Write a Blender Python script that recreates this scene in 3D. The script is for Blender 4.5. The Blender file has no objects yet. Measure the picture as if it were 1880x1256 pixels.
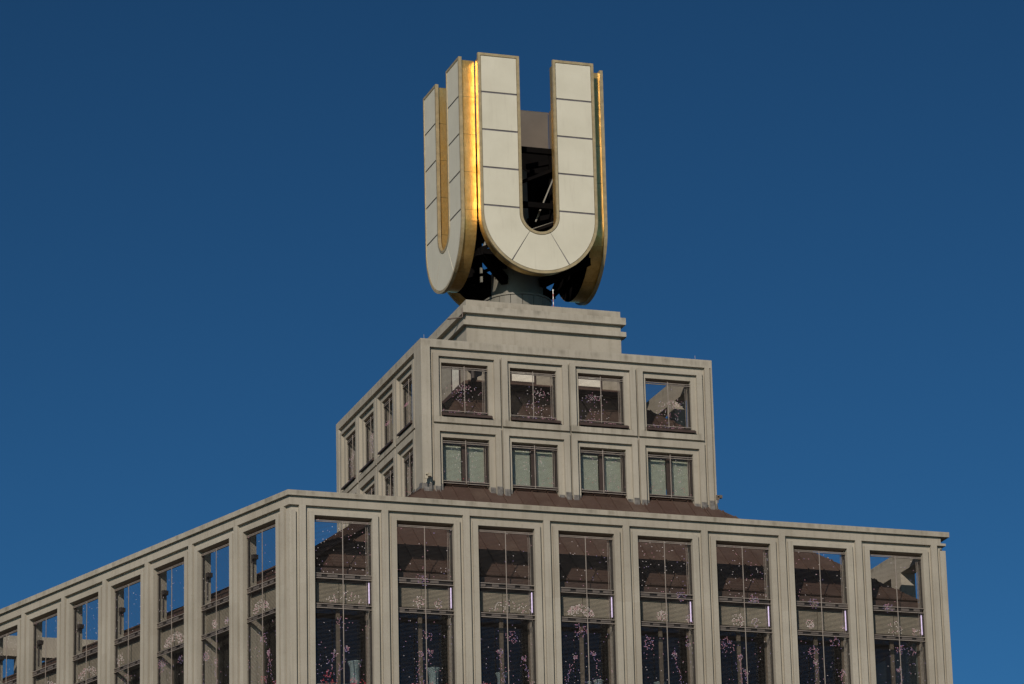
import bpy, bmesh, math, random
from mathutils import Vector, Matrix
random.seed(7)
S = bpy.context.scene
col = S.collection

# ------------------------------------------------------------------ camera
YAW, PITCH, ROLL, FPX = -0.3233, 0.3100, -0.0241, 7454.4
cam_d = bpy.data.cameras.new('camera'); cam = bpy.data.objects.new('camera', cam_d); col.objects.link(cam)
fw = Vector((-math.sin(YAW)*math.cos(PITCH), math.cos(YAW)*math.cos(PITCH), math.sin(PITCH)))
rt0 = Vector((math.cos(YAW), math.sin(YAW), 0)); up0 = rt0.cross(fw)
rt = math.cos(ROLL)*rt0 + math.sin(ROLL)*up0; up = -math.sin(ROLL)*rt0 + math.cos(ROLL)*up0
M = Matrix((rt, up, -fw)).transposed().to_4x4(); M.translation = Vector((-48.698, -144.554, 1.6))
cam.matrix_world = M
cam_d.sensor_width = 36; cam_d.lens = FPX/1880*36
cam_d.clip_start = 1; cam_d.clip_end = 12000
S.camera = cam

# ------------------------------------------------------------------ light
AZ, EL = math.radians(33.5), math.radians(25.3)          # sun left of the front face's normal
sun_dir = Vector((-math.sin(AZ)*math.cos(EL), -math.cos(AZ)*math.cos(EL), math.sin(EL)))
W = bpy.data.worlds.new('World'); S.world = W; W.use_nodes = True
nt = W.node_tree
sky = nt.nodes.new('ShaderNodeTexSky'); sky.sky_type = 'NISHITA'; sky.sun_disc = False
sky.sun_elevation = EL; sky.sun_rotation = math.radians(180+33.5)
sky.air_density = 0.6; sky.dust_density = 0.3; sky.ozone_density = 10.0; sky.altitude = 200
bg = nt.nodes['Background']; bg.inputs['Strength'].default_value = 0.05
# one even grade over the whole sky: deeper and more saturated, as in the photograph
gm = nt.nodes.new('ShaderNodeGamma'); gm.inputs[1].default_value = 1.55
gr = nt.nodes.new('ShaderNodeMix'); gr.data_type = 'RGBA'; gr.blend_type = 'MULTIPLY'; gr.inputs['Factor'].default_value = 1; gr.inputs['B'].default_value = (.98, .87, .425, 1)
nt.links.new(sky.outputs[0], gm.inputs[0]); nt.links.new(gm.outputs[0], gr.inputs['A']); nt.links.new(gr.outputs['Result'], bg.inputs['Color'])
sd = bpy.data.lights.new('sun', 'SUN'); sd.energy = 3.35; sd.angle = math.radians(0.53); sd.color = (1.0, 0.88, 0.755)
so = bpy.data.objects.new('sun', sd); col.objects.link(so)
so.rotation_euler = sun_dir.to_track_quat('Z', 'Y').to_euler(); so.location = (-60, -80, 90)
S.view_settings.view_transform = 'Standard'; S.view_settings.look = 'None'
S.view_settings.exposure = 0.0; S.view_settings.gamma = 1.0
S.render.engine = 'CYCLES'

# ------------------------------------------------------------------ materials
def new_mat(name):
    m = bpy.data.materials.new(name); m.use_nodes = True
    return m, m.node_tree, m.node_tree.nodes['Principled BSDF']
def nd(t, kind, **kw):
    n = t.nodes.new(kind)
    for k, v in kw.items(): setattr(n, k, v)
    return n
def pos(t, scale=(1, 1, 1)):
    g = nd(t, 'ShaderNodeNewGeometry'); m = nd(t, 'ShaderNodeMapping'); m.inputs['Scale'].default_value = scale
    t.links.new(g.outputs['Position'], m.inputs['Vector']); return m.outputs[0]
def noise(t, vec, scale, detail=4, rough=.55):
    n = nd(t, 'ShaderNodeTexNoise'); n.inputs['Scale'].default_value = scale
    n.inputs['Detail'].default_value = detail; n.inputs['Roughness'].default_value = rough
    t.links.new(vec, n.inputs['Vector']); return n.outputs['Fac']
def ramp(t, fac, stops):
    r = nd(t, 'ShaderNodeValToRGB'); e = r.color_ramp.elements
    while len(e) < len(stops): e.new(.5)
    for k, (p, c) in enumerate(stops):
        e[k].position = p; e[k].color = (c, c, c, 1) if isinstance(c, (int, float)) else (*c, 1)
    t.links.new(fac, r.inputs[0]); return r.outputs[0]
def mix(t, a, b, fac, mode='MIX'):
    m = nd(t, 'ShaderNodeMix', data_type='RGBA', blend_type=mode)
    for sock, v in ((m.inputs['A'], a), (m.inputs['B'], b)):
        if isinstance(v, tuple): sock.default_value = (*v, 1)
        else: t.links.new(v, sock)
    if isinstance(fac, (int, float)): m.inputs['Factor'].default_value = fac
    else: t.links.new(fac, m.inputs['Factor'])
    return m.outputs['Result']
def bump(t, b, fac, strength=.3, dist=.01):
    n = nd(t, 'ShaderNodeBump'); n.inputs['Strength'].default_value = strength; n.inputs['Distance'].default_value = dist
    t.links.new(fac, n.inputs['Height']); t.links.new(n.outputs[0], b.inputs['Normal'])

def mat_concrete():
    m, t, b = new_mat('concrete')
    base = mix(t, (.338, .312, .260), (.402, .373, .314), ramp(t, noise(t, pos(t), .55, 5), [(.35, 0), (.65, 1)]))
    streak = noise(t, pos(t, (5, 5, .22)), 1.3, 5, .6)
    c = mix(t, base, (.20, .18, .135), ramp(t, streak, [(.50, 0), (.80, .42)]))
    grain = noise(t, pos(t), 9, 5, .65)
    c = mix(t, c, (.24, .225, .165), ramp(t, grain, [(.55, 0), (.8, .45)]))
    # run-off stains below the sills of the upper storey and under the copings
    g = nd(t, 'ShaderNodeNewGeometry'); s = nd(t, 'ShaderNodeSeparateXYZ'); t.links.new(g.outputs['Position'], s.inputs[0])
    masks = []
    for z0, z1, z2 in ((44.72, 45.30, 45.40), (47.95, 48.22, 48.36), (50.40, 50.62, 50.98), (40.0, 40.20, 40.3)):
        a = nd(t, 'ShaderNodeMapRange', interpolation_type='SMOOTHSTEP'); a.inputs['From Min'].default_value = z0; a.inputs['From Max'].default_value = z1
        d = nd(t, 'ShaderNodeMapRange'); d.inputs['From Min'].default_value = z2; d.inputs['From Max'].default_value = z1+.02
        t.links.new(s.outputs['Z'], a.inputs['Value']); t.links.new(s.outputs['Z'], d.inputs['Value'])
        q = nd(t, 'ShaderNodeMath', operation='MULTIPLY'); t.links.new(a.outputs[0], q.inputs[0]); t.links.new(d.outputs[0], q.inputs[1]); masks.append(q.outputs[0])
    acc = masks[0]
    for q in masks[1:]:
        n = nd(t, 'ShaderNodeMath', operation='ADD'); t.links.new(acc, n.inputs[0]); t.links.new(q, n.inputs[1]); acc = n.outputs[0]
    st = ramp(t, noise(t, pos(t, (2.4, 2.4, .35)), 1.0, 5, .6), [(.47, 0), (.66, 1)])
    mu = nd(t, 'ShaderNodeMath', operation='MULTIPLY'); t.links.new(acc, mu.inputs[0]); t.links.new(st, mu.inputs[1])
    mu2 = nd(t, 'ShaderNodeMath', operation='MULTIPLY'); t.links.new(mu.outputs[0], mu2.inputs[0]); mu2.inputs[1].default_value = .5
    c = mix(t, c, (.11, .098, .072), mu2.outputs[0])
    oi = nd(t, 'ShaderNodeObjectInfo')
    c = mix(t, c, (.90, .885, .87), ramp(t, oi.outputs['Random'], [(0, 0), (1, 1)]), 'MULTIPLY')
    t.links.new(c, b.inputs['Base Color']); b.inputs['Roughness'].default_value = .9
    b.inputs['Specular IOR Level'].default_value = .25
    bump(t, b, noise(t, pos(t), 22, 6, .7), .35, .008)
    return m
def mat_copper():
    m, t, b = new_mat('aged_copper')
    n = noise(t, pos(t, (2, 2, 1)), .8, 5)
    c = mix(t, (.085, .053, .041), (.130, .090, .071), ramp(t, n, [(.35, 0), (.7, 1)]))
    oi = nd(t, 'ShaderNodeObjectInfo')
    c = mix(t, c, (.085, .050, .040), ramp(t, oi.outputs['Random'], [(.0, 0), (1, .7)]))
    s = ramp(t, noise(t, pos(t, (9, 9, 1.2)), 1.2, 5, .65), [(.58, 0), (.8, .5)])
    c = mix(t, c, (.22, .17, .14), s)
    t.links.new(c, b.inputs['Base Color']); b.inputs['Metallic'].default_value = .25; b.inputs['Roughness'].default_value = .58
    bump(t, b, noise(t, pos(t), 6, 3), .25, .02)
    return m
def mat_simple(name, c, rough=.6, metal=0, var=.25, scale=3.0, spec=.5, bmp=0.0):
    m, t, b = new_mat(name)
    dark = tuple(x*(1-var) for x in c); light = tuple(min(1, x*(1+var)) for x in c)
    n = noise(t, pos(t), scale, 5)
    t.links.new(mix(t, dark, light, ramp(t, n, [(.3, 0), (.7, 1)])), b.inputs['Base Color'])
    b.inputs['Roughness'].default_value = rough; b.inputs['Metallic'].default_value = metal; b.inputs['Specular IOR Level'].default_value = spec
    if bmp: bump(t, b, noise(t, pos(t), scale*5, 4), bmp, .01)
    return m
def mat_gold():
    m, t, b = new_mat('gold_leaf')
    p = pos(t, (3, 3, 3))
    n1 = noise(t, p, .9, 6, .65); n2 = noise(t, pos(t, (18, 18, 5)), 1.5, 4, .6)
    c = mix(t, (.66, .40, .11), (.94, .65, .26), ramp(t, n1, [(.3, 0), (.68, 1)]))
    c = mix(t, c, (.32, .21, .075), ramp(t, n2, [(.55, 0), (.78, .55)]))
    t.links.new(c, b.inputs['Base Color']); b.inputs['Metallic'].default_value = .86
    t.links.new(ramp(t, n1, [(.25, .46), (.75, .31)]), b.inputs['Roughness'])
    bump(t, b, noise(t, pos(t, (2, 2, 2)), 3.5, 4), .22, .03)
    return m
def mat_panel():
    m, t, b = new_mat('opal_panel')
    c = mix(t, (.565, .54, .435), (.63, .605, .495), ramp(t, noise(t, pos(t), .9, 4), [(.3, 0), (.7, 1)]))
    dirt = ramp(t, noise(t, pos(t, (7, 7, .5)), 1.2, 5, .6), [(.56, 0), (.85, .35)])
    c = mix(t, c, (.36, .32, .25), dirt)
    # brown run-off line below the inner curve, on the panel's middle
    tc = nd(t, 'ShaderNodeTexCoord'); s = nd(t, 'ShaderNodeSeparateXYZ'); t.links.new(tc.outputs['Object'], s.inputs[0])
    ab = nd(t, 'ShaderNodeMath', operation='ABSOLUTE'); t.links.new(s.outputs['X'], ab.inputs[0])
    l = nd(t, 'ShaderNodeMapRange'); l.inputs['From Min'].default_value = .035; l.inputs['From Max'].default_value = .004; t.links.new(ab.outputs[0], l.inputs['Value'])
    h = nd(t, 'ShaderNodeMapRange'); h.inputs['From Min'].default_value = .1; h.inputs['From Max'].default_value = 1.7; t.links.new(s.outputs['Z'], h.inputs['Value'])
    q = nd(t, 'ShaderNodeMath', operation='MULTIPLY'); t.links.new(l.outputs[0], q.inputs[0]); t.links.new(h.outputs[0], q.inputs[1])
    q2 = nd(t, 'ShaderNodeMath', operation='MULTIPLY'); t.links.new(q.outputs[0], q2.inputs[0]); q2.inputs[1].default_value = .55
    c = mix(t, c, (.20, .12, .07), q2.outputs[0])
    t.links.new(c, b.inputs['Base Color']); b.inputs['Roughness'].default_value = .42; b.inputs['Specular IOR Level'].default_value = .35
    return m
def mat_glass(name, c):
    m, t, b = new_mat(name)
    t.nodes.remove(b)
    tr = nd(t, 'ShaderNodeBsdfTransparent'); tr.inputs[0].default_value = (*c, 1)
    gl = nd(t, 'ShaderNodeBsdfGlossy'); gl.inputs['Roughness'].default_value = .02
    lw = nd(t, 'ShaderNodeLayerWeight'); lw.inputs[0].default_value = .5
    pw = nd(t, 'ShaderNodeMath', operation='POWER'); t.links.new(lw.outputs['Facing'], pw.inputs[0]); pw.inputs[1].default_value = 5
    fr = nd(t, 'ShaderNodeMapRange'); fr.inputs['To Min'].default_value = .04; t.links.new(pw.outputs[0], fr.inputs['Value'])
    mx = nd(t, 'ShaderNodeMixShader'); t.links.new(fr.outputs[0], mx.inputs[0]); t.links.new(tr.outputs[0], mx.inputs[1]); t.links.new(gl.outputs[0], mx.inputs[2])
    t.links.new(mx.outputs[0], t.nodes['Material Output'].inputs[0]); return m
def mat_led(name, c, s):
    m, t, b = new_mat(name); b.inputs['Base Color'].default_value = (*[x*.3 for x in c], 1)
    b.inputs['Emission Color'].default_value = (*c, 1); b.inputs['Emission Strength'].default_value = s; return m
MC = mat_concrete(); MCU = mat_copper(); MG = mat_gold(); MP = mat_panel(); MGL = mat_glass('tinted_glass', (.80, .85, .87)); MGC = mat_glass('clear_glass', (.86, .89, .87))
MRIM = mat_simple('bronze_rim', (.52, .41, .23), .42, .5, .2, 4)
MBK = mat_simple('black_steel', (.006, .0055, .0055), .95, 0, .2, 2, .0)
MJOINT = mat_simple('joint_strip', (.13, .12, .13), .6)
MGREY = mat_simple('grey_cladding', (.125, .105, .085), .6, 0, .12, 1.2)
MCOL = mat_simple('grey_paint', (.18, .17, .14), .6, 0, .1, 1.5)
MFRAME = mat_simple('brown_window_frame', (.060, .040, .033), .5, .2)
MRAIL = mat_simple('rail_metal', (.34, .29, .25), .5, .3, .15)
MPLATE = mat_simple('plate_metal', (.15, .125, .11), .5, .3, .15)
MRAILD = mat_simple('dark_rail_metal', (.045, .038, .036), .55, .2)
MSLAT = mat_simple('louvre_metal', (.06, .05, .045), .6, .2)
MLEAD = mat_simple('lead_flashing', (.15, .14, .13), .6, .2, .45, 7, .4, .3)
MBLIND = mat_simple('blind_cloth', (.72, .69, .60), .8, 0, .08)
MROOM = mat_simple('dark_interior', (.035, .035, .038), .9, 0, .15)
MINNER = mat_simple('mullion_brown', (.13, .105, .08), .6, .1)
MWHITE = mat_simple('white_ceramic', (.52, .53, .48), .5, 0, .06)
MSP = mat_simple('spandrel_concrete', (.25, .22, .17), .9, 0, .14, 1.5, .2)
MLAMP = mat_simple('beige_lamp_paint', (.40, .36, .28), .6, 0, .1)
MRED = mat_simple('red_paint', (.45, .13, .12), .5)
MWP = mat_simple('white_paint', (.75, .74, .70), .5, 0, .08)
MGROUND = mat_simple('city_ground', (.04, .038, .034), .95, 0, .3, .05)
LW = mat_led('led_white', (1, .86, .84), .36); LP = mat_led('led_pink', (1, .50, .62), .29)
LV = mat_led('led_violet', (.62, .46, .85), .22); LR = mat_led('led_red', (1, .14, .17), .24)
LT = mat_led('lilac_emission', (.86, .70, 1), 1.0)

# ------------------------------------------------------------------ helpers
class MB:
    def __init__(s): s.v = []; s.f = []; s.m = []
    def quad(s, a, b, c, d, mi=0):
        n = len(s.v); s.v += [tuple(a), tuple(b), tuple(c), tuple(d)]; s.f.append((n, n+1, n+2, n+3)); s.m.append(mi)
    def poly(s, pts, mi=0):
        n = len(s.v); s.v += [tuple(p) for p in pts]; s.f.append(tuple(range(n, n+len(pts)))); s.m.append(mi)
    def hexa(s, p, mi=0, skip=()):       # p: 8 points, bottom 4 then top 4
        n = len(s.v); s.v += [tuple(q) for q in p]
        for k, f in enumerate(((0, 3, 2, 1), (4, 5, 6, 7), (0, 1, 5, 4), (1, 2, 6, 5), (2, 3, 7, 6), (3, 0, 4, 7))):
            if k in skip: continue
            s.f.append(tuple(n+i for i in f)); s.m.append(mi)
    def box(s, x0, x1, y0, y1, z0, z1, mi=0):
        s.hexa([(x0, y0, z0), (x1, y0, z0), (x1, y1, z0), (x0, y1, z0), (x0, y0, z1), (x1, y0, z1), (x1, y1, z1), (x0, y1, z1)], mi)
    def fbox(s, P, u0, u1, d0, d1, z0, z1, mi=0):
        s.hexa([P(u0, d0, z0), P(u1, d0, z0), P(u1, d1, z0), P(u0, d1, z0), P(u0, d0, z1), P(u1, d0, z1), P(u1, d1, z1), P(u0, d1, z1)], mi)
    def bar(s, a, b, w, h=None, mi=0, upv=(0, 0, 1)):
        a = Vector(a); b = Vector(b); h = h or w; d = (b-a).normalized(); u = Vector(upv)
        if abs(d.dot(u)) > .98: u = Vector((1, 0, 0))
        x = d.cross(u).normalized()*w/2; y = x.cross(d).normalized()*h/2
        s.hexa([a-x-y, a+x-y, a+x+y, a-x+y, b-x-y, b+x-y, b+x+y, b-x+y], mi)
    def tube(s, a, b, r0, r1=None, n=12, mi=0, caps=True):
        a = Vector(a); b = Vector(b); r1 = r0 if r1 is None else r1; d = (b-a).normalized()
        u = Vector((0, 0, 1)) if abs(d.z) < .9 else Vector((1, 0, 0)); x = d.cross(u).normalized(); y = d.cross(x)
        n0 = len(s.v)
        for c, r in ((a, r0), (b, r1)):
            for k in range(n):
                q = 2*math.pi*k/n; s.v.append(tuple(c+(x*math.cos(q)+y*math.sin(q))*r))
        for k in range(n):
            j = (k+1) % n; s.f.append((n0+k, n0+j, n0+n+j, n0+n+k)); s.m.append(mi)
        if caps:
            s.f.append(tuple(range(n0, n0+n))[::-1]); s.m.append(mi); s.f.append(tuple(range(n0+n, n0+2*n))); s.m.append(mi)
    def lathe(s, c, prof, n=24, mi=0):
        n0 = len(s.v)
        for r, z in prof:
            for k in range(n):
                q = 2*math.pi*k/n; s.v.append((c[0]+r*math.cos(q), c[1]+r*math.sin(q), c[2]+z))
        for i in range(len(prof)-1):
            for k in range(n):
                j = (k+1) % n; s.f.append((n0+i*n+k, n0+i*n+j, n0+(i+1)*n+j, n0+(i+1)*n+k)); s.m.append(mi)
        s.f.append(tuple(range(n0, n0+n))[::-1]); s.m.append(mi)
        m = n0+(len(prof)-1)*n; s.f.append(tuple(range(m, m+n))); s.m.append(mi)
    def build(s, name, mats, parent=None, smooth=False, stuff=False, fix=False):
        me = bpy.data.meshes.new(name); me.from_pydata(s.v, [], s.f)
        mats = mats if isinstance(mats, (list, tuple)) else [mats]
        for m in mats: me.materials.append(m)
        me.polygons.foreach_set('material_index', s.m)
        if fix:
            bm = bmesh.new(); bm.from_mesh(me); bmesh.ops.remove_doubles(bm, verts=bm.verts, dist=1e-4)
            bmesh.ops.recalc_face_normals(bm, faces=bm.faces); bm.to_mesh(me); bm.free()
        if smooth: me.polygons.foreach_set('use_smooth', [True]*len(me.polygons))
        me.update()
        o = bpy.data.objects.new(name, me); col.objects.link(o)
        if parent: o.parent = parent
        if stuff: o['kind'] = 'stuff'
        return o
def thing(name, label, cat, loc=(0, 0, 0), group=None):
    o = bpy.data.objects.new(name, None); col.objects.link(o); o.location = loc; o.empty_display_size = .3
    tag(o, label, cat, group); return o
def tag(o, label, cat, group=None):
    o['label'] = label; o['category'] = cat
    if group: o['group'] = group
def dup(o, parent=None):
    c = o.copy(); col.objects.link(c)
    if parent: c.parent = parent
    for ch in list(o.children): dup(ch, c)
    return c

class Face:
    """A vertical facade plane: u runs along it, d is outward depth, z is height; the ends are mitred."""
    def __init__(s, A, B, a0=None, a1=None):
        s.A = Vector((A[0], A[1], 0)); s.B = Vector((B[0], B[1], 0)); v = s.B-s.A; s.L = v.length; s.e = v/s.L
        s.n = Vector((s.e.y, -s.e.x, 0)); s.t0 = 0; s.t1 = 0
    def __call__(s, u, d, z):
        if abs(u) < 1e-4: u = -d*s.t0
        elif abs(u-s.L) < 1e-4: u = s.L+d*s.t1
        p = s.A+s.e*u+s.n*d; return (p.x, p.y, z)
def ring(pts):
    """Faces round a plan polygon (counter-clockwise seen from above), mitred at the corners."""
    n = len(pts); fs = [Face(pts[i], pts[(i+1) % n]) for i in range(n)]
    for i in range(n):
        f, g = fs[i], fs[(i+1) % n]; ang = math.atan2(f.e.cross(g.e).z, f.e.dot(g.e)); tt = math.tan(ang/2); f.t1 = tt; g.t0 = tt
    return fs
def mosaic(P, us, zs, depth, part, thick, mat, parent, ends=False):
    """A wall as a stepped relief: every cell of the u/z grid has its own depth (None = opening)."""
    us = sorted(set(round(u, 5) for u in us)); zs = sorted(set(round(z, 5) for z in zs))
    nu, nz = len(us)-1, len(zs)-1; D = {}; K = {}
    for i in range(nu):
        for j in range(nz):
            uc, zc = (us[i]+us[i+1])/2, (zs[j]+zs[j+1])/2; D[i, j] = depth(uc, zc); K[i, j] = part(uc, zc)
    mbs = {}
    for (i, j), d in D.items():
        if d is None: continue
        mb = mbs.setdefault(K[i, j], MB()); u0, u1, z0, z1 = us[i], us[i+1], zs[j], zs[j+1]
        mb.quad(P(u0, d, z0), P(u1, d, z0), P(u1, d, z1), P(u0, d, z1))
        mb.quad(P(u1, -thick, z0), P(u0, -thick, z0), P(u0, -thick, z1), P(u1, -thick, z1))
        for di, dj in ((1, 0), (-1, 0), (0, 1), (0, -1)):
            q = (i+di, j+dj); e = D.get(q)
            if q not in D and di and not ends: continue
            e = -thick if e is None else e
            if e >= d-1e-6: continue
            if di: u = u1 if di > 0 else u0; mb.quad(P(u, d, z0), P(u, e, z0), P(u, e, z1), P(u, d, z1)) if di > 0 else mb.quad(P(u, e, z0), P(u, d, z0), P(u, d, z1), P(u, e, z1))
            else:
                z = z1 if dj > 0 else z0
                mb.quad(P(u0, d, z), P(u1, d, z), P(u1, e, z), P(u0, e, z)) if dj > 0 else mb.quad(P(u0, e, z), P(u1, e, z), P(u1, d, z), P(u0, d, z))
    return {k: mb.build(k[0], mat, parent) for k, mb in mbs.items()}

# ------------------------------------------------------------------ ground
g = MB(); g.quad((-4000, -4000, 0), (4000, -4000, 0), (4000, 4000, 0), (-4000, 4000, 0))
go = g.build('ground', MGROUND); go['kind'] = 'structure'

# ------------------------------------------------------------------ tower
T = thing('tower_building', 'stepped beige concrete tower with framed window bays and brown copper roofs under the golden sign', 'building')
LA = 0.3212; LX0, LY, BL, BP = -12.656, -12.0, 25.06, 3.0133
cA = (LX0, LY); cB = (LX0+BL, LY); cC = (LX0-math.sin(LA)*BL, LY+math.cos(LA)*BL); cD = (LX0+BL, LY+math.cos(LA)*BL)
lower = ring([cA, cB, cD, cC])                     # front, right, back, left (left runs towards the front corner)
ZT = 40.27; ZO = 39.44; ZB = 31.5

def lower_facade(F, rev=False, notch=0):
    """rev: module starts at the far end of the face (so that bays line up from the near corner)."""
    nb = int(round((F.L-.96)/BP)); bp = (F.L-.96)/nb
    cs = [.48+i*bp for i in range(nb+1)]
    fl = (lambda u: F.L-u) if rev else (lambda u: u)
    us = [0, F.L, .24, F.L-.24]+([F.L-.2] if notch == 1 else []); bays = []
    for i, c in enumerate(cs):
        us += [c-.12, c+.12]
        if i < nb:
            # along the real direction of view the frame is .195 wide left, .215 right of the opening
            a, b = c+.435, c+bp-.463
            us += [c+.24, a, b, c+bp-.245]; bays.append((a, b, c+.24, c+bp-.245))
    def kind(u):
        if u < .24 or u > F.L-.24: return ('corner', 0)
        for i, c in enumerate(cs):
            if abs(u-c) < .12: return ('pier', i)
        for i, (a, b, a2, b2) in enumerate(bays):
            if a < u < b: return ('open', i)
            if a2 < u < b2: return ('frame', i)
        return ('groove', min(range(nb), key=lambda i: abs(u-(bays[i][0]+bays[i][1])/2)))
    def depth(u, z):
        k = kind(fl(u))[0]
        if notch == 1 and fl(u) > F.L-.2 and (39.86 < z < 40.085 or 39.585 < z < 39.665): return None
        if notch == 2 and (39.86 < z < 40.085 or 39.585 < z < 39.665): return -.203
        if z > 40.085: return .11
        if z > 39.77: return 0
        if k == 'pier': return 0
        if z > 39.585 or k == 'groove': return -.125
        if k == 'open': return None if z < ZO and z > ZB else -.02
        return -.02
    def part(u, z):
        k, i = kind(fl(u))
        if z > 39.77: return ('cornice', max(0, min(nb-1, int((fl(u)-.48)/bp)))//2)
        if z < ZB: return ('base_wall', 0)
        if k == 'pier': return ('pier', i+(100 if z > 36.95 else 0))
        if k == 'corner': return ('corner_pier', (0 if u < F.L/2 else 1)+(10 if z > 36.95 else 0))
        return ('window_surround', i+(100 if z > 36.95 else 0))
    zs = [0, ZB, 36.95, ZO, 39.585, 39.77, 40.085, ZT]+([39.665, 39.86] if notch else [])
    mosaic(F, [fl(u) for u in us], zs, depth, part, .6, MC, T)
    out = [tuple(sorted((fl(a), fl(b)))) for a, b, _, _ in bays]
    return out
def P_of(F): return lambda u, d, z: tuple(F.A+F.e*u+F.n*d+Vector((0, 0, z)))
front_open = lower_facade(lower[0], notch=1); right_open = lower_facade(lower[1], notch=2); back_open = lower_facade(lower[2]); left_open = lower_facade(lower[3], True)[:]
Ff, Fl, Fr, Fb = lower[0], lower[3], lower[1], lower[2]

# inner walls behind the bays (spandrel panels, window openings)
def inner_wall(F, opens):
    us = [0, F.L]
    for a, b in opens: us += [a-.02, b+.02]
    def col_of(u):
        for i, (a, b) in enumerate(opens):
            if a-.02 < u < b+.02: return i
        return None
    def depth(u, z):
        if col_of(u) is None: return -.604
        if z > 36.40: return -.80
        return None if z > ZB else -.80
    mosaic(F, us, [ZB-.3, ZB, 36.40, 37.62], depth, lambda u, z: ('inner_wall', 0), 1.0, MC, T)
    # copper box gutter on top of it
    gm = MB()
    q = [(.64, -.62, 37.36), (0, 0, 0)]
    a0, a1 = .9, F.L-.9
    gm.hexa([P_of(F)(a0, -.62, 37.36), P_of(F)(a1, -.62, 37.36), P_of(F)(a1, -.79, 37.36), P_of(F)(a0, -.79, 37.36),
             P_of(F)(a0, -.62, 37.72), P_of(F)(a1, -.62, 37.72), P_of(F)(a1, -.79, 37.72), P_of(F)(a0, -.79, 37.72)])
    gm.build('gutter', MCU, T)
for F, o in ((Ff, front_open), (Fl, left_open), (Fr, right_open)): inner_wall(F, o)

# interior shell: ceiling, floor and rear wall of the restaurant storey
def inset(d):
    fs = lower; n = 4; pts = []
    for i in range(n):
        f, h = fs[i-1], fs[i]; p = h(0, d, 0); pts.append(p)
    return pts
ci = [(p[0], p[1]) for p in inset(-1.01)]
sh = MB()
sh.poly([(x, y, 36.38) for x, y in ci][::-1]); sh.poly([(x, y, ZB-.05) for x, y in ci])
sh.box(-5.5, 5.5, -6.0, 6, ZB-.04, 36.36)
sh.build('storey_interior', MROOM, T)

# ------------------------------------------------------------------ louvre screens with their light dots
def led_points(kind, u0, u1, z0, z1, rnd):
    pts = []; w = u1-u0
    def put(u, z, m):
        if u0+.03 < u < u1-.03 and z0 < z < z1: pts.append((u, z, m))
    def blob(cu, cz, ru, rz, n, ms):
        for _ in range(n): put(rnd.gauss(cu, ru), rnd.gauss(cz, rz), rnd.choice(ms))
    if kind == 'lower':
        for _ in range(rnd.choice([12, 30, 60])): put(rnd.uniform(u0, u1), rnd.uniform(37.4, 39.3), rnd.choice([0, 0, 1, 2]))
        def blossom(cu, cz, r, n, ms):
            for _ in range(n):
                a = rnd.uniform(0, 2*math.pi); q = r*math.sqrt(rnd.random()); put(cu+q*math.cos(a), cz+q*math.sin(a), rnd.choice(ms))
        if rnd.random() < .55:                                # dome of light rising over the lower rail
            cu = u0+w*rnd.uniform(.3, .6); rw = rnd.uniform(.5, .85)
            for _ in range(rnd.choice([60, 110, 170])):
                a = rnd.uniform(0, math.pi); q = math.sqrt(rnd.uniform(.1, 1)); put(cu+q*rw*math.cos(a), 36.36+q*.42*math.sin(a), rnd.choice([0, 0, 0, 1]))
        else:
            blossom(u0+w*rnd.uniform(.15, .45), 36.55, rnd.uniform(.16, .3), rnd.randint(28, 70), [0, 0, 1]); blossom(u0+w*rnd.uniform(.6, .95), 36.5, rnd.uniform(.1, .22), rnd.randint(8, 34), [0, 1, 2])
        if rnd.random() < .5: blossom(u0+w*rnd.uniform(.15, .8), 37.32, .2, 34, [2, 1, 2])
        blossom(u0+w*rnd.uniform(.05, .6), rnd.uniform(35.3, 35.95), rnd.uniform(.15, .34), rnd.randint(12, 50), [1, 2, 1])
        if rnd.random() < .5: blossom(u0+w*rnd.uniform(.6, .98), rnd.uniform(35.6, 35.95), .2, rnd.randint(8, 26), [1, 2])
        for q in range(rnd.choice([1, 2])):                   # stems with a flower head
            cu = u0+w*rnd.uniform(.15, .85); z = rnd.uniform(34.5, 35.2); k = rnd.uniform(-.3, .3)
            blossom(cu, z, .11, 22, [1, 1, 0, 2])
            while z > 33.6:
                z -= .047; cu += rnd.gauss(k*.05, .02)
                if rnd.random() < .6: put(cu, z, rnd.choice([1, 1, 2]))
                if rnd.random() < .5: put(cu+rnd.gauss(0, .09), z, rnd.choice([1, 2]))
        for _ in range(40): put(rnd.uniform(u0, u1), rnd.uniform(33.7, 35.9), rnd.choice([0, 1, 2, 2]))
        for q in range(6): blossom(rnd.uniform(u0+.1, u1-.1), 33.42+abs(rnd.gauss(0, .2)), .16, 20, [3, 3, 3, 1])
    else:
        f = rnd.random(); cu = u0+w*rnd.uniform(.35, .65)
        if kind == 'top':
            if f < .75:
                blob(cu, z0+1.05, .22, .08, 40, [0, 1, 0]); blob(cu-.1, z0+.6, .28, .33, 48, [1, 2, 0]); blob(cu-.5, z0+.1, .4, .06, 18, [2, 1])
            else: blob(cu-.3, z0+1.0, .2, .03, 40, [1])
            blob(u1-.4, z0+.08, .25, .03, 14, [1])
        else:
            for k in (.3, .68):
                for _ in range(13): put(u0+w*k+rnd.gauss(0, .09), rnd.uniform(z0+.5, z1-.2), rnd.choice([0, 0, 1]))
            for _ in range(16): put(rnd.uniform(u0, u1), z0+.1+abs(rnd.gauss(0, .25)), rnd.choice([1, 1, 3, 0]))
    return pts
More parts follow.
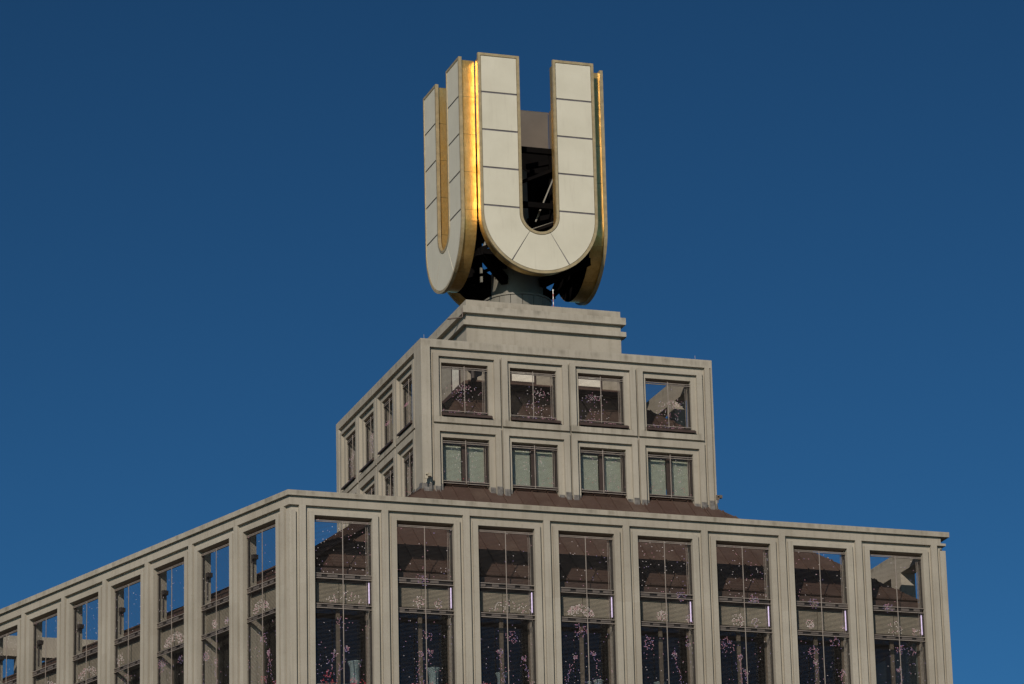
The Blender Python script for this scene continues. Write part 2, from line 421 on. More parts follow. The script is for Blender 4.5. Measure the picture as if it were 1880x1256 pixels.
def screen(F, u0, u1, z0, z1, rails, kind, seed, d=-.20, tube=False, line=None):
    rnd = random.Random(seed); P = P_of(F); ca = MB(); um = (u0+u1)/2
    e0, e1 = u0+.015, u1-.015
    for zr in rails:                                          # pale double rails
        ca.fbox(P, e0, e1, d+.035, d-.02, zr[1]-.02, zr[1], 0)
        ca.fbox(P, e0, e1, d+.035, d-.02, zr[0], zr[0]+.02, 0)
        if zr[1]-zr[0] > .08:
            ca.fbox(P, e0, e1, d-.03, d-.06, zr[0]+.03, zr[1]-.03, 1)
            k = e0+.02
            while k < e1-.3:
                l = rnd.uniform(.22, .42); ca.fbox(P, k, min(k+l, e1), d+.02, d-.01, zr[0]+.05, zr[1]-.05, 2); k += l+rnd.uniform(.12, .32)
    ca.fbox(P, um-.013, um+.013, d+.055, d+.036, z0, z1, 0)
    for k in (e0, e1-.04): ca.fbox(P, k, k+.04, d-.03, d-.07, z0, z1, 1)
    for k in (e1-.16, e1-.10): ca.fbox(P, k, k+.018, d-.09, d-.11, z0, z1, 0)
    fr = ca.build('louvre_screen', [MRAIL, MRAILD, MPLATE], T)
    sm = MB(); z = z0+.02
    while z < z1-.06:
        q = [P(e0, d+.02, z), P(e1, d+.02, z), P(e1, d+.006, z), P(e0, d+.006, z), P(e0, d+.02, z+.006), P(e1, d+.02, z+.006), P(e1, d+.006, z+.006), P(e0, d+.006, z+.006)]
        sm.hexa(q, 0, (3, 5)); z += .047
    sm.build('slats', MSLAT, fr, stuff=True)
    pts = led_points(kind, e0, e1, z0, z1, rnd); pm = MB()
    if line: pts += [(e0+.5+.05*k, line, (3, 0, 0, 1)[k % 4]) for k in range(int((e1-e0-.55)/.05))]
    for u, z, m in pts:
        z = z0+.02+round((z-z0-.02)/.047)*.047+.0045; h = .008
        pm.fbox(P, u-.0125, u+.0125, d+.027, d+.021, z-h, z+h, m)
    if pm.v: pm.build('light_dots', [LW, LP, LV, LR], fr, stuff=True)
    if tube:
        tb = MB(); tb.fbox(P, e1-.075, e1-.045, d-.08, d-.11, 36.42, 37.16); tb.build('lilac_strip', LT, fr)  # lilac emissive strip beside the spandrel, at the opening's right edge
def window_unit(F, u0, u1, z0, z1, d, blinds, mull=.5, mw=.14):
    P = P_of(F); f = MB(); w = .07; um = u0+(u1-u0)*mull
    f.fbox(P, u0, u1, d+.04, d-.04, z1-w, z1); f.fbox(P, u0, u1, d+.04, d-.04, z0, z0+w)
    for a, b in ((u0, u0+w), (u1-w, u1), (um-mw/2, um+mw/2)): f.fbox(P, a, b, d+.04, d-.04, z0+w, z1-w)
    fo = f.build('window', MINNER if not blinds else MFRAME, T)
    for a, b in ((u0+w, um-mw/2), (um+mw/2, u1-w)):
        s = MB(); s.fbox(P, a-.01, b+.01, d+.006, d-.006, z0+w-.01, z1-w+.01); s.build('pane', MGC if blinds else MGL, fo)
        if blinds:
            k = MB(); n = max(6, int((z1-z0)/.09)); h = (z1-z0-2*w)/n
            k.fbox(P, a+.03, b-.03, d-.05, d-.06, z0+w, z1-w-.1)
            k.build('blind', MBLIND, fo)
def spandrel(F, a, b):
    P = P_of(F); c = (a+b)/2-.08
    for u0, u1 in ((a+.02, c-.012), (c+.012, b-.03)):
        m = MB(); m.fbox(P, u0, u1, -.40, -.46, 36.40, 37.13); m.build('spandrel_panel', MSP, T)
    m = MB(); m.fbox(P, a+.004, b-.004, -.40, -.60, 37.14, 37.30); m.fbox(P, a+.004, b-.004, -.462, -.50, 36.42, 37.138); m.build('spandrel_frame', MFRAME, T)
RL = [(39.255, 39.32), (37.205, 37.39), (36.14, 36.30), (33.33, 33.42)]
for i, (a, b) in enumerate(front_open):
    screen(Ff, a, b, ZB, 39.30, RL, 'lower', 100+i, tube=True)
    window_unit(Ff, a-.02, b+.02, ZB+.02, 36.39, -.88, False); spandrel(Ff, a, b)
for i, (a, b) in enumerate(left_open):
    screen(Fl, a, b, ZB, 39.30, RL, 'lower', 200+i, tube=i in (3,))
    window_unit(Fl, a-.02, b+.02, ZB+.02, 36.39, -.88, False); spandrel(Fl, a, b)

# ------------------------------------------------------------------ copper roofs in seamed sheets
def slope(top, bot, n, parent, name='copper_sheet'):
    """Ruled roof slope between two lines, laid in n sheets with standing seams."""
    t0, t1 = Vector(top[0]), Vector(top[1]); b0, b1 = Vector(bot[0]), Vector(bot[1])
    nrm = (t1-t0).cross(b0-t0).normalized()
    if nrm.z < 0: nrm = -nrm
    for i in range(n):
        s0, s1 = i/n, (i+1)/n; A, B = t0.lerp(t1, s0), t0.lerp(t1, s1); C, D = b0.lerp(b1, s0), b0.lerp(b1, s1)
        lift = nrm*random.uniform(0, .006); m = MB()
        m.hexa([C-nrm*.03, D-nrm*.03, B-nrm*.03, A-nrm*.03, C+lift, D+lift, B+lift, A+lift])
        x = (D-C).normalized()*.018; x2 = (B-A).normalized()*.018 if (B-A).length > .05 else x*.2
        m.hexa([C-x+nrm*.004, C+x+nrm*.004, A+x2+nrm*.004, A-x2+nrm*.004, C-x+nrm*.045, C+x+nrm*.045, A+x2+nrm*.045, A-x2+nrm*.045])
        m.build(name, MCU, parent)
def strips(topy, topz, x0, x1, boty, botz, bx0, bx1, w, parent, axis='y', sgn=1):
    """Slope with parallel seams, cut along its two hips; axis says which way it falls."""
    n = int(round((bx1-bx0)/w)); k = math.hypot(boty-topy, botz-topz)
    cuts = sorted(set([bx0+(bx1-bx0)*i/n for i in range(n+1)]+[x0, x1]))
    def pt(x, s): # s=0 at eave, 1 at top
        c = boty+(topy-boty)*s; z = botz+(topz-botz)*s
        return Vector((x, c, z)) if axis == 'y' else Vector((c, x, z))
    def smax(x):
        if x < x0: return (x-bx0)/(x0-bx0)
        if x > x1: return (bx1-x)/(bx1-x1)
        return 1.0
    nrm = (pt(1, 0)-pt(0, 0)).cross(pt(0, 1)-pt(0, 0)).normalized()
    if nrm.z < 0: nrm = -nrm
    for a, b in zip(cuts, cuts[1:]):
        if b-a < .02: continue
        p = [pt(a, 0), pt(b, 0), pt(b, smax(b)), pt(a, smax(a))]; lift = nrm*random.uniform(0, .008); m = MB()
        m.hexa([q-nrm*.03 for q in p]+[q+lift for q in p])
        if smax(a) > .04:
            e = Vector((.016, 0, 0)) if axis == 'y' else Vector((0, .016, 0)); c, t = pt(a, 0), pt(a, smax(a))
            m.hexa([c-e+nrm*.003, c+e+nrm*.003, t+e+nrm*.003, t-e+nrm*.003, c-e+nrm*.05, c+e+nrm*.05, t+e+nrm*.05, t-e+nrm*.05])
        m.build('copper_sheet', MCU, parent)
SH = 5.843; SL = .85
def lower_roof():
    ins = -.78; yb = LY-ins; xr = Fr.A.x+ins; zb = 42.42-SL*(-SH-yb)
    yi = -SH+.55; zi = 42.42+SL*.55
    hipL = Vector((Ff(0, ins, 0)[0], yb, zb)); hipR = Vector((xr, yb, zb))
    base = MB(); tl, tr = Vector((-SH+.3, yi, zi)), Vector((SH-.55, yi, zi))
    base.poly([hipL-Vector((0, 0, .12)), hipR-Vector((0, 0, .12)), tr-Vector((0, 0, .12)), tl-Vector((0, 0, .12))])
    R = base.build('copper_roof', MCU, T)
    strips(yi, zi, -SH+.55, SH-.55, yb, zb, hipL.x, hipR.x, .62, R)
    # right slope
    bk = cD[1]-.78
    strips(SH-.55, zi, -SH+.55, SH-.55, xr, zb, yb, bk, .62, R, 'x')
    # left slope, fanning out to the slanted side
    bl = Vector((Fl(0, ins, 0)[0], Fl(0, ins, 0)[1], zb))
    slope(((-SH+.55, -SH+.55, zi), (-SH+.55, SH-.55, zi)), (hipL, bl), 34, R)
    # hip caps with ribs
    for a, b in ((Vector((-SH+.55, -SH+.55, zi)), hipL), (Vector((SH-.55, -SH+.55, zi)), hipR)):
        m = MB(); side = (b-a).cross(Vector((0, 0, 1))).normalized(); upn = side.cross(b-a).normalized()
        if upn.z < 0: upn = -upn
        wide = a.x < 0
        if not wide: continue
        a = a.lerp(b, .30) if wide else a.lerp(b, .2)
        m.bar(a+upn*.05, b+upn*.05, .86 if wide else .2, .05)
        for k in ((-.40, -.24, -.08, .08, .24, .40) if wide else (0,)): m.bar(a+side*k+upn*.10, b+side*k+upn*.10, .03, .05)
        m.build('hip_cap', MCU, R)
lower_roof()

# ------------------------------------------------------------------ upper block
up_ring = ring([(-SH, -SH), (SH, -SH), (SH, SH), (-SH, SH)])
def upper_facade(F, g0, g1, rev=False, extra=True):
    nb = 4; L = F.L; pitch = (L-g0-g1-.12-.03)/nb; fl = (lambda u: L-u) if rev else (lambda u: u)
    cells = []; us = [0, L, g0, L-g1]
    for i in range(nb):
        a = g0+.12+i*pitch; b = a+pitch-.085
        cells.append((a, b, a+.22, b-.22, a+.35, b-.44)); us += list(cells[-1])
    if extra: us += [L-.10, L-.055]
    def kind(u):
        if u < g0 or u > L-g1:
            return ('slit', 0) if extra and L-.10 < u < L-.055 else ('pier', 0)
        for i, (a, b, c, d, e, f) in enumerate(cells):
            if e < u < f: return ('open', i)
            if c < u < d: return ('recess', i)
            if a < u < b: return ('frame', i)
        return ('groove', min(range(nb), key=lambda i: abs(u-(cells[i][0]+cells[i][1])/2)))
    def depth(u, z):
        k = kind(fl(u))[0]
        if z > 48.03: return 0
        if k == 'pier': return 0
        if k == 'slit': return -.06
        if k == 'groove' or z > 47.82 or 45.03 < z < 45.11: return -.125
        if k == 'frame' or 45.11 < z < 45.33 or 47.70 < z or 44.76 < z < 45.03: return -.008
        if k == 'open' and (45.46 < z < 47.48 or 41.9 < z < 44.56): return None
        return -.125
    def part(u, z):
        k, i = kind(fl(u))
        if z > 48.03: return ('parapet', 0)
        if k in ('pier', 'slit'): return ('corner_pier', 0 if u < L/2 else 1)
        return ('window_surround', i if z > 45.07 else i+4)
    mosaic(F, [fl(u) for u in us], [38.2, 41.9, 44.56, 44.76, 45.03, 45.07, 45.11, 45.33, 45.46, 47.48, 47.70, 47.82, 48.03, 48.34], depth, part, .55, MC, T)
    outs = [tuple(sorted((fl(c[4]), fl(c[5])))) for c in cells]
    P = P_of(F)
    # lead flashing where the wall meets the copper roof
    U = sorted(set(round(fl(u), 4) for u in us))
    for a, b in zip(U, U[1:]):
        u = (a+b)/2; k = kind(fl(u))[0]; dd = depth(u, 42.4)
        if k == 'open' or dd is None: continue
        x = a+.01
        while x < b-.02:                                      # stepped pieces, uneven tops
            x2 = min(x+.23, b-.005); h = 42.66+random.uniform(-.06, .10); fm = MB()
            fm.hexa([P(x, dd+.10, 42.0), P(x2, dd+.10, 42.0), P(x2, dd+.002, 42.0), P(x, dd+.002, 42.0), P(x, dd+.016, h), P(x2, dd+.016, h), P(x2, dd+.002, h), P(x, dd+.002, h)])
            fm.build('flashing', MLEAD, T); x = x2+.006
    return outs
pz = MB(); pz.box(-SH+.553, SH-1.9, -SH+.553, -SH+1.30, 47.88, 48.335); pz.build('shadow_slab', MC, T)  # unseen slab, added so the front parapet's shadow reaches up to the ledge
uf = upper_facade(up_ring[0], .36, .30); ur = upper_facade(up_ring[1], .36, .36, extra=False); ub = upper_facade(up_ring[2], .36, .36, extra=False); ul = upper_facade(up_ring[3], .88, .36, True, False)
def upper_windows(F, opens, seed):
    P = P_of(F)
    for i, (a, b) in enumerate(opens):
        screen(F, a, b, 45.50, 47.40, [(47.27, 47.36), (45.53, 45.64)], 'top', seed+i, -.22)
        screen(F, a, b, 42.80, 44.50, [(44.36, 44.45), (42.80, 42.90)], 'mid', seed+20+i, -.22)
        s = MB(); s.hexa([P(a-.03, -.09, 45.375), P(b+.09, -.09, 45.375), P(b+.09, .075, 45.365), P(a-.03, .075, 45.365), P(a-.03, -.09, 45.52), P(b+.09, -.09, 45.52), P(b+.09, .06, 45.44), P(a-.03, .06, 45.44)])
        s.fbox(P, a+.005, b-.005, -.091, -.5, 45.462, 45.52)
        s.build('window_sill', MFRAME, T)
        window_unit(F, a+.002, b-.002, 42.86, 44.555, -.46, True, .52, .20)
        st = MB()
        for k in (.12, .5, .9): st.fbox(P, a+(b-a)*k-.02, a+(b-a)*k+.02, -.05, -.24, 45.521, 45.56)
        st.build('screen_bracket', MRAILD, T)
upper_windows(up_ring[0], uf, 300); upper_windows(up_ring[3], ul, 340); 
# upper storey interior: floor slab under the crown roof and a dark room behind row two
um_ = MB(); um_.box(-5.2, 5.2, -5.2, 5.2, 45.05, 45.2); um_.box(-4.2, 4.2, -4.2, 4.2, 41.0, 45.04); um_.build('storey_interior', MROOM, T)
# crown roof, falling from the plinth block to the screens
PH = 3.155
rb = MB(); rb.box(-PH-.05, PH+.05, -PH-.05, PH+.05, 45.2, 46.0); R2 = rb.build('crown_roof', MCU, T)
ze = 45.62; zt = 47.42
for ax in ('y', 'x'):
    for sg in (-1, 1):
        strips(sg*(PH-.01), zt, -PH, PH, sg*5.27, ze, -5.27, 5.27, .66, R2, ax)

# plinth block with two projecting ledges
def collar(z0, z1, h, name, mat=MC, parent=T):
    m = MB(); m.box(-h, h, -h, h, z0, z1); return m.build(name, mat, parent)
pb = collar(45.9, 50.95, PH, 'plinth_block')
PHL = PH+.165
def ledge(z0, z1, name):
    m = MB()
    for f in ring([(-PH, -PH), (PH, -PH), (PH, PH), (-PH, PH)]):
        P = f; L = f.L
        a = [P(0, .165, z0), P(L, .165, z0), P(L, .165, z1), P(0, .165, z1)]; b = [P(0, .002, z0), P(L, .002, z0), P(L, .002, z1), P(0, .002, z1)]
        m.quad(*a); m.quad(b[0], b[1], a[1], a[0]); m.quad(a[3], a[2], b[2], b[3])
    return m.build(name, MC, pb)
rm = MB(); rm.box(-PH+.12, PH-.12, -PH+.12, PH-.12, 50.953, 50.985); rm.build('roof_membrane', MRAILD, pb)
ledge(50.38, 50.66, 'ledge'); ledge(49.89, 50.08, 'ledge')
k = MB()
for f in up_ring: pass
for f in ring([(-PH, -PH), (PH, -PH), (PH, PH), (-PH, PH)]):
    k.fbox(P_of(f), 0, f.L, .13, .002, 47.44, 47.68)
k.build('copper_upstand', MCU, pb)
for f in ring([(-PH, -PH), (PH, -PH), (PH, PH), (-PH, PH)]):
    P = P_of(f)
    for u0 in (1.70, 4.40):
        m = MB(); u1 = u0+1.05
        for a, b, c, d in ((u0, u1, 47.69, 47.79), (u0, u1, 48.85, 48.93), (u0, u0+.07, 47.79, 48.85), (u1-.07, u1, 47.79, 48.85)): m.fbox(P, a, b, .05, .001, c, d)
        wo = m.build('plinth_window', MFRAME, pb)
        m = MB(); m.fbox(P, u0+.07, u1-.07, .03, .002, 47.79, 48.85); m.build('blind', MBLIND, wo)
# rain pipe with hopper head at the plinth block's left corner
m = MB(); m.tube((-3.0, -3.36, 45.6), (-3.0, -3.36, 48.0), .085, n=12); m.tube((-3.0, -3.36, 48.0), (-3.0, -3.36, 48.16), .09, .26, 12); m.tube((-3.0, -3.36, 48.16), (-3.0, -3.36, 48.34), .26, .26, 12)
m.build('rain_pipe', MRAILD, pb)

# ------------------------------------------------------------------ rooftop sign: four gilded letters round a column
SG = thing('rooftop_sign', 'rooftop sign of four giant white panelled letters U with golden sides round a steel column', 'sign', (0, 0, 50.95))
SGZ = 50.95
ZC, RO, RI, ZTOP = 54.74, 2.41, .70, 61.33; HH = 3.02; UD = .66
JZ = [59.687-1.573*i for i in range(4)]; PA = math.radians(31)
def outline(off, n=40):
    """U outline in x/z, closed: outer path down-left -> round -> up-right, inner path back; off > 0 shrinks it."""
    ro, ri, zt = RO-off, RI+off, ZTOP-off; pts = [(-ro, zt)]
    pts += [(-ro*math.cos(math.pi*k/n), ZC-ro*math.sin(math.pi*k/n)) for k in range(n+1)]
    pts += [(ro, zt), (ri, zt)]
    pts += [(ri*math.cos(math.pi*k/n), ZC-ri*math.sin(math.pi*k/n)) for k in range(n+1)]
    pts += [(-ri, zt)]
    return pts
def L3(x, y, z): return (x, y, z-ZC)            # letter's own space: origin at the curve's centre
def build_letter():
    # body: closed dark box behind the panels
    def prism(mb, off, y0, y1, n=40, mi=0):
        o = outline(off, n); N = len(o); half = (N)//2
        for k in range(N):
            a, b = o[k], o[(k+1) % N]; mb.quad(L3(a[0], y0, a[1]), L3(a[0], y1, a[1]), L3(b[0], y1, b[1]), L3(b[0], y0, b[1]), mi)
        for y in (y0, y1):
            for k in range(half-1):
                a, b, c, d = o[k], o[k+1], o[N-2-k], o[N-1-k]; q = [L3(a[0], y, a[1]), L3(b[0], y, b[1]), L3(c[0], y, c[1]), L3(d[0], y, d[1])]
                mb.poly(q if y == y0 else q[::-1], mi)
    mb = MB(); prism(mb, .115, .05, UD-.01); letter = mb.build('letter_u', MBK, SG, fix=True)
    # rim: flange round the face
    r = MB(); o, i = outline(0), outline(.108); i2 = outline(.102); N = len(o)
    for k in range(N):
        j = (k+1) % N; a, b, c, d = o[k], o[j], i[j], i[k]; e, f = i2[j], i2[k]
        r.quad(L3(a[0], 0, a[1]), L3(b[0], 0, b[1]), L3(e[0], 0, e[1]), L3(f[0], 0, f[1]))
        r.quad(L3(f[0], 0, f[1]), L3(e[0], 0, e[1]), L3(c[0], .008, c[1]), L3(d[0], .008, d[1]))
        r.quad(L3(d[0], .008, d[1]), L3(c[0], .008, c[1]), L3(c[0], .13, c[1]), L3(d[0], .13, d[1]))
        r.quad(L3(a[0], .13, a[1]), L3(b[0], .13, b[1]), L3(b[0], 0, b[1]), L3(a[0], 0, a[1]))
        r.quad(L3(d[0], .13, d[1]), L3(c[0], .13, c[1]), L3(b[0], .13, b[1]), L3(a[0], .13, a[1]))
    r.build('rim', MRIM, letter, fix=True)
    # backing seen in the joints
    b = MB(); o = outline(.12); N = len(o)
    for k in range(N//2-1):
        q = [o[k], o[k+1], o[N-2-k], o[N-1-k]]; b.poly([L3(x, .044, z) for x, z in q][::-1])
    b.build('backing', MJOINT, letter, fix=True)
    # opal panels
    po, pi_, y0, y1 = RO-.128, RI+.128, .016, .042; G = .036
    def leg(s, z0, z1):
        m = MB(); x0, x1 = sorted((s*pi_, s*po)); m.hexa([L3(x0, y0, z0), L3(x1, y0, z0), L3(x1, y1, z0), L3(x0, y1, z0), L3(x0, y0, z1), L3(x1, y0, z1), L3(x1, y1, z1), L3(x0, y1, z1)])
        m.build('panel', MP, letter)
    def arc(a0, a1, ext=None, s=1, n=14):
        m = MB(); pts = []
        angs = [a0+(a1-a0)*k/n for k in range(n+1)]
        rows = [(pi_*math.sin(a), ZC-pi_*math.cos(a), po*math.sin(a), ZC-po*math.cos(a)) for a in angs]
        if ext is not None: rows.append((s*pi_, ext, s*po, ext))
        for p, q in zip(rows, rows[1:]):
            f = [(p[0], p[1]), (p[2], p[3]), (q[2], q[3]), (q[0], q[1])]
            m.hexa([L3(x, y0, z) for x, z in f]+[L3(x, y1, z) for x, z in f])
        m.build('panel', MP, letter, fix=True)
    edges = [ZTOP-.128]+JZ
    for s in (-1, 1):
        for k in range(4): leg(s, edges[k+1]+G, edges[k]-(G if k else 0))
        arc(s*(PA+.011), s*math.pi/2, JZ[3]-G, s)
    arc(-PA+.011, PA-.011, n=16)
    # gilded side sheets, one course per panel joint
    def sheet(pts, y0=.132, y1=UD):
        m = MB()
        for a, b in zip(pts, pts[1:]):
            d = Vector((b[0]-a[0], b[1]-a[1])).normalized(); nx, nz = d.y*.006, -d.x*.006
            m.hexa([L3(a[0], y0, a[1]), L3(b[0], y0, b[1]), L3(b[0], y1, b[1]), L3(a[0], y1, a[1]),
                    L3(a[0]+nx, y0, a[1]+nz), L3(b[0]+nx, y0, b[1]+nz), L3(b[0]+nx, y1, b[1]+nz), L3(a[0]+nx, y1, a[1]+nz)])
        m.build('gold_sheet', MG, letter, fix=True)
    ro, ri = RO-.10, RI+.10; gp = .006; zt = ZTOP-.10
    ed = [zt]+JZ
    for s in (-1, 1):
        for k in range(4):
            for r_ in (ro, ri): sheet([(s*r_, ed[k]-gp), (s*r_, ed[k+1]+gp)])
        for r_, na in ((ro, 12), (ri, 8)):
            aa = [math.pi/2-(math.pi/2-PA-.004)*k/na for k in range(na+1)]
            sheet([(s*r_, JZ[3]-gp)]+[(s*r_*math.sin(a), ZC-r_*math.cos(a)) for a in aa])
        sheet([(s*ri, zt), (s*ro, zt)])
    for r_ in (ro, ri): sheet([(r_*math.sin(a), ZC-r_*math.cos(a)) for a in [-PA+2*PA*k/14 for k in range(15)]])
    # grey cladding on the upper back of the legs, dark ribs below
    for s in (-1, 1):
        m = MB(); x0, x1 = sorted((s*(RI+.14), s*(RO-.12))); m.hexa([L3(x, y, z) for z in (59.62, 61.20) for x, y in ((x0, UD+.05), (x1, UD+.05), (x1, UD), (x0, UD))]); 
        m.hexa([L3(x, y, z) for z in (59.48, 59.60) for x, y in ((x0, UD+.06), (x1, UD+.06), (x1, UD), (x0, UD))])
        m.build('back_cladding', MGREY, letter)
    return letter
U = build_letter(); letters = [U]
for k in range(3): letters.append(dup(U, SG))
for k, o in enumerate(letters):
    a = k*math.pi/2
    o.rotation_euler = (0, 0, a); o.location = Vector((math.sin(a)*HH, -math.cos(a)*HH, ZC-SGZ))
def SP(x, y, z): return (x, y, z-SGZ)
# column, collar and steelwork
m = MB(); m.lathe((0, 0, 0), [(1.02, .05), (1.02, 2.3), (.92, 2.6), (.55, 3.4), (.5, 6.6)], 40); m.build('column', MCOL, SG, smooth=False)
cl = MB(); cl.lathe((0, 0, 0), [(1.33, 1.06), (1.37, 1.06), (1.37, 1.13), (1.05, 1.14)], 48); clo = cl.build('collar', MCOL, SG)
n = 18
for k in range(n):
    a0, a1 = 2*math.pi*k/n+.008, 2*math.pi*(k+1)/n-.008; m = MB(); am = (a0+a1)/2
    for p, q in ((a0, am), (am, a1)):
        f = [(1.28*math.cos(p), 1.28*math.sin(p)), (1.33*math.cos(p), 1.33*math.sin(p)), (1.33*math.cos(q), 1.33*math.sin(q)), (1.28*math.cos(q), 1.28*math.sin(q))]
        m.hexa([(x, y, .01) for x, y in f]+[(x, y, 1.05) for x, y in f])
    m.build('collar_panel', MCOL, clo)
def beam(a, b, w, h=None, mat=MBK, name='steel_beam'):
    m = MB(); m.bar(SP(*a), SP(*b), w, h); m.build(name, mat, SG)
q = HH-UD-.12
for z in (53.3, 55.4, 57.7):
    for sx in (-1, 1):
        beam((sx*q, -q, z), (sx*q, q, z), .18, .22); beam((-q, sx*q, z), (q, sx*q, z), .18, .22)
    for sx in (-1, 1):
        for sy in (-1, 1): beam((sx*.4, sy*.4, z), (sx*q, sy*q, z), .16, .2)
for sx in (-1, 1):
    for sy in (-1, 1): beam((sx*1.15, sy*1.15, 53.2), (sx*1.15, sy*1.15, 58.2), .16)
for z0, z1 in ((53.4, 55.3), (55.5, 57.6)):
    for s in (-1, 1):
        beam((-q, s*q, z0), (q, s*q, z1), .12); beam((s*q, -q, z1), (s*q, q, z0), .12)
for sx in (-1, 1):
    for sy in (-1, 1): beam((sx*.75, sy*.75, 52.7), (sx*q, sy*q, 53.3), .28, .34)
# thin ties and a pale gusset in the gap between the left and the front letter
for a, b, w in (((-2.2, -1.2, 54.25), (-1.2, -1.9, 54.25), .09), ((-2.2, -1.2, 54.9), (-1.2, -1.6, 54.6), .06), ((-2.3, -.6, 53.95), (-1.0, -1.6, 53.3), .09)): beam(a, b, w)
gs = MB(); gs.hexa([SP(*p) for p in ((-1.95, -1.75, 53.72), (-1.35, -1.95, 53.72), (-1.35, -1.85, 53.72), (-1.95, -1.65, 53.72), (-1.55, -1.88, 54.6), (-1.35, -1.95, 54.6), (-1.35, -1.85, 54.6), (-1.55, -1.78, 54.6))]); gs.build('gusset', MCOL, SG)
# pale braces that catch the sun
beam((.25, -1.75, 54.9), (1.15, -2.1, 57.2), .09, .05, MCOL, 'brace'); beam((-.15, -1.8, 54.45), (1.2, -2.0, 54.95), .12, .06, MCOL, 'brace')
beam((-2.0, -1.6, 52.62), (-2.0, -1.6, 52.85), .10, .08, MCOL, 'brace'); beam((-2.0, -1.6, 52.25), (-2.0, -1.6, 52.48), .10, .08, MCOL, 'brace')

# ------------------------------------------------------------------ small things on the tower
mt = thing('antenna_mast', 'thin red and white banded pole standing on the flat roof under the golden sign', 'antenna', (.55, -2.75, 50.95))
for i in range(7):
    m = MB(); m.tube((0, 0, i*.11), (0, 0, i*.11+.11), .016, n=8); m.build('band', MRED if i % 2 else MWP, mt)
m = MB(); m.tube((0, 0, .77), (0, 0, .85), .035, .015, 8); m.build('cap', MWP, mt)
m = MB(); m.tube((0, 0, 0), (0, 0, .03), .14, .14, 10); m.build('foot', MRAIL, mt)

def rod(name, label, loc, h):
    m = MB(); m.tube((0, 0, 0), (0, 0, h*.8), .007, .004, 6); m.tube((0, 0, 0), (0, 0, .06), .05, .03, 8)
    o = m.build(name, MRAIL); o.location = loc; tag(o, label, 'lightning rod', 'lightning rods on the parapets'); return o
rod('lightning_rod', 'short thin metal rod on the parapet corner at the left end of the upper storey', (-5.6, -5.5, 48.34), .35)
rod('lightning_rod', 'short thin metal rod on the parapet near the right corner of the upper storey', (5.3, -5.5, 48.34), .32)
rod('lightning_rod', 'short thin metal rod on the roof edge left of the small top block', (-5.5, 1.5, 48.34), .3)

def flood(name, label, P, u, d, z, face, mat=MRAILD, sc=1.0, drop=1.25):
    """lamp on a swivel arm; face: +1/-1 along u"""
    root = thing(name, label, 'floodlight', P(u, d, z), 'floodlights fixed to the concrete')
    o = Vector(P(u, d, z)); E = (Vector(P(u+1, d, z))-o); Nn = (Vector(P(u, d+1, z))-o)
    def Q(a, b, c): v = (E*a+Nn*b)*sc; return (v.x, v.y, c*sc)
    m = MB(); m.hexa([Q(a*face, b, c) for c in (-.11, .11) for a, b in ((.14, -.16), (.36, -.13), (.36, .13), (.14, .16))]); m.build('lamp_body', mat, root)
    m = MB(); m.bar(Q(0, 0, -.02), Q(.2*face, 0, -.02), .05, .05); m.bar(Q(.02*face, 0, -.25), Q(.02*face, 0, .12), .05, .12); m.build('arm', mat, root)
    m = MB(); m.tube(Q(.03*face, 0, -.25), Q(.03*face, .0, -drop), .022, n=8); m.build('cable_pipe', mat, root)
names = ['second', 'third', 'fourth', 'fifth', 'sixth', 'seventh', 'eighth']
n_l = len(left_open)
sl = sorted(left_open)                      # u grows towards the front corner
cnt = {0: 'first', 1: 'second', 2: 'third', 3: 'fourth', 4: 'fifth', 5: 'sixth', 6: 'seventh', 7: 'eighth'}
for k, (a, b) in enumerate(sl[::-1]):       # from the near corner away
    if k > 6: break
    flood('floodlight', 'dark floodlight inside the %s opening from the corner on the slanted left side' % cnt[k], P_of(Fl), a+.01, -.42, 38.55, 1, MRAILD, .7)
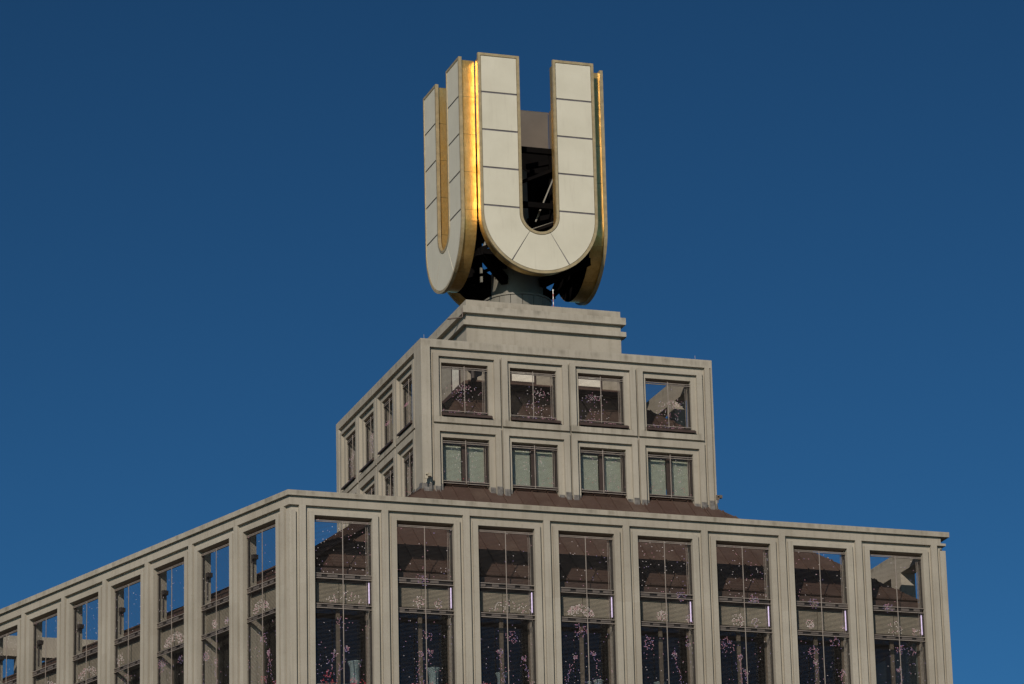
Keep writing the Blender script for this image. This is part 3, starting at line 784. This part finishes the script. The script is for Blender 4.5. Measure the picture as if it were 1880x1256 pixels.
flood('floodlight', 'pale floodlight at the foot of the upper storey left corner beside the copper roof', P_of(up_ring[0]), .05, .22, 42.95, 1, MLAMP, .6, .5)
flood('floodlight', 'small floodlight on an arm at the foot of the upper storey right corner', P_of(up_ring[0]), up_ring[0].L-.06, .20, 42.85, 1, MINNER, .5, .5)
flood('floodlight', 'tiny dark lamp on the right end of the small top block lower ledge', P_of(ring([(-PH, -PH), (PH, -PH), (PH, PH), (-PH, PH)])[0]), 2*PH+.17, -.2, 50.0, 1, MRAILD, .3, .4)
cb = thing('wall_bracket', 'brown pipe bracket sticking out at the left corner of the small top block', 'bracket', (-PH-.165, -PH-.05, 50.3))
m = MB(); m.tube((0, 0, -.1), (0, 0, .28), .025, n=8); m.build('upright', MFRAME, cb)
m = MB(); m.bar((.05, .1, -.06), (-.45, .5, -.06), .06, .04); m.build('arm', MFRAME, cb)

# inner sill inside the big windows and the white vases standing on it
m = MB(); m.box(LX0+1.2, LX0+BL-1.2, LY+1.02, LY+1.75, 33.62, 33.70); m.build('inner_sill', MINNER, T)
def vase(x, y, h, r, lab):
    m = MB(); m.lathe((0, 0, 0), [(r*.72, 0), (r*.70, h*.1), (r*.62, h*.45), (r*.68, h*.75), (r*.95, h*.96), (r, h), (r*.9, h), (r*.85, h*.97)], 24)
    root = thing('vase', lab, 'vase', (x, y, 33.70), 'white vases in the tall windows')
    b = m.build('body', MWHITE, root, smooth=True)
    m = MB(); m.tube((.02, 0, h*.9), (.03, 0, h+.12), .012, n=6); m.tube((-.05, 0, h*.9), (-.07, 0, h+.08), .01, n=6); m.build('stick', MFRAME, root)
ordn = ['first', 'second', 'third', 'fourth', 'fifth', 'sixth', 'seventh', 'eighth']
for i, dx, h, r in ((0, 1.78, .84, .26), (1, 1.66, .74, .27), (2, 1.18, .70, .24), (3, 1.42, .55, .13), (3, 1.80, .62, .2), (4, 1.15, .66, .24), (7, 1.5, .58, .2)):
    lab = '%s white vase inside the %s tall front window counted from the corner' % ('small' if r < .16 else 'flared', ordn[i])
    vase(LX0+front_open[i][0]+dx, LY+1.3, h, r, lab)
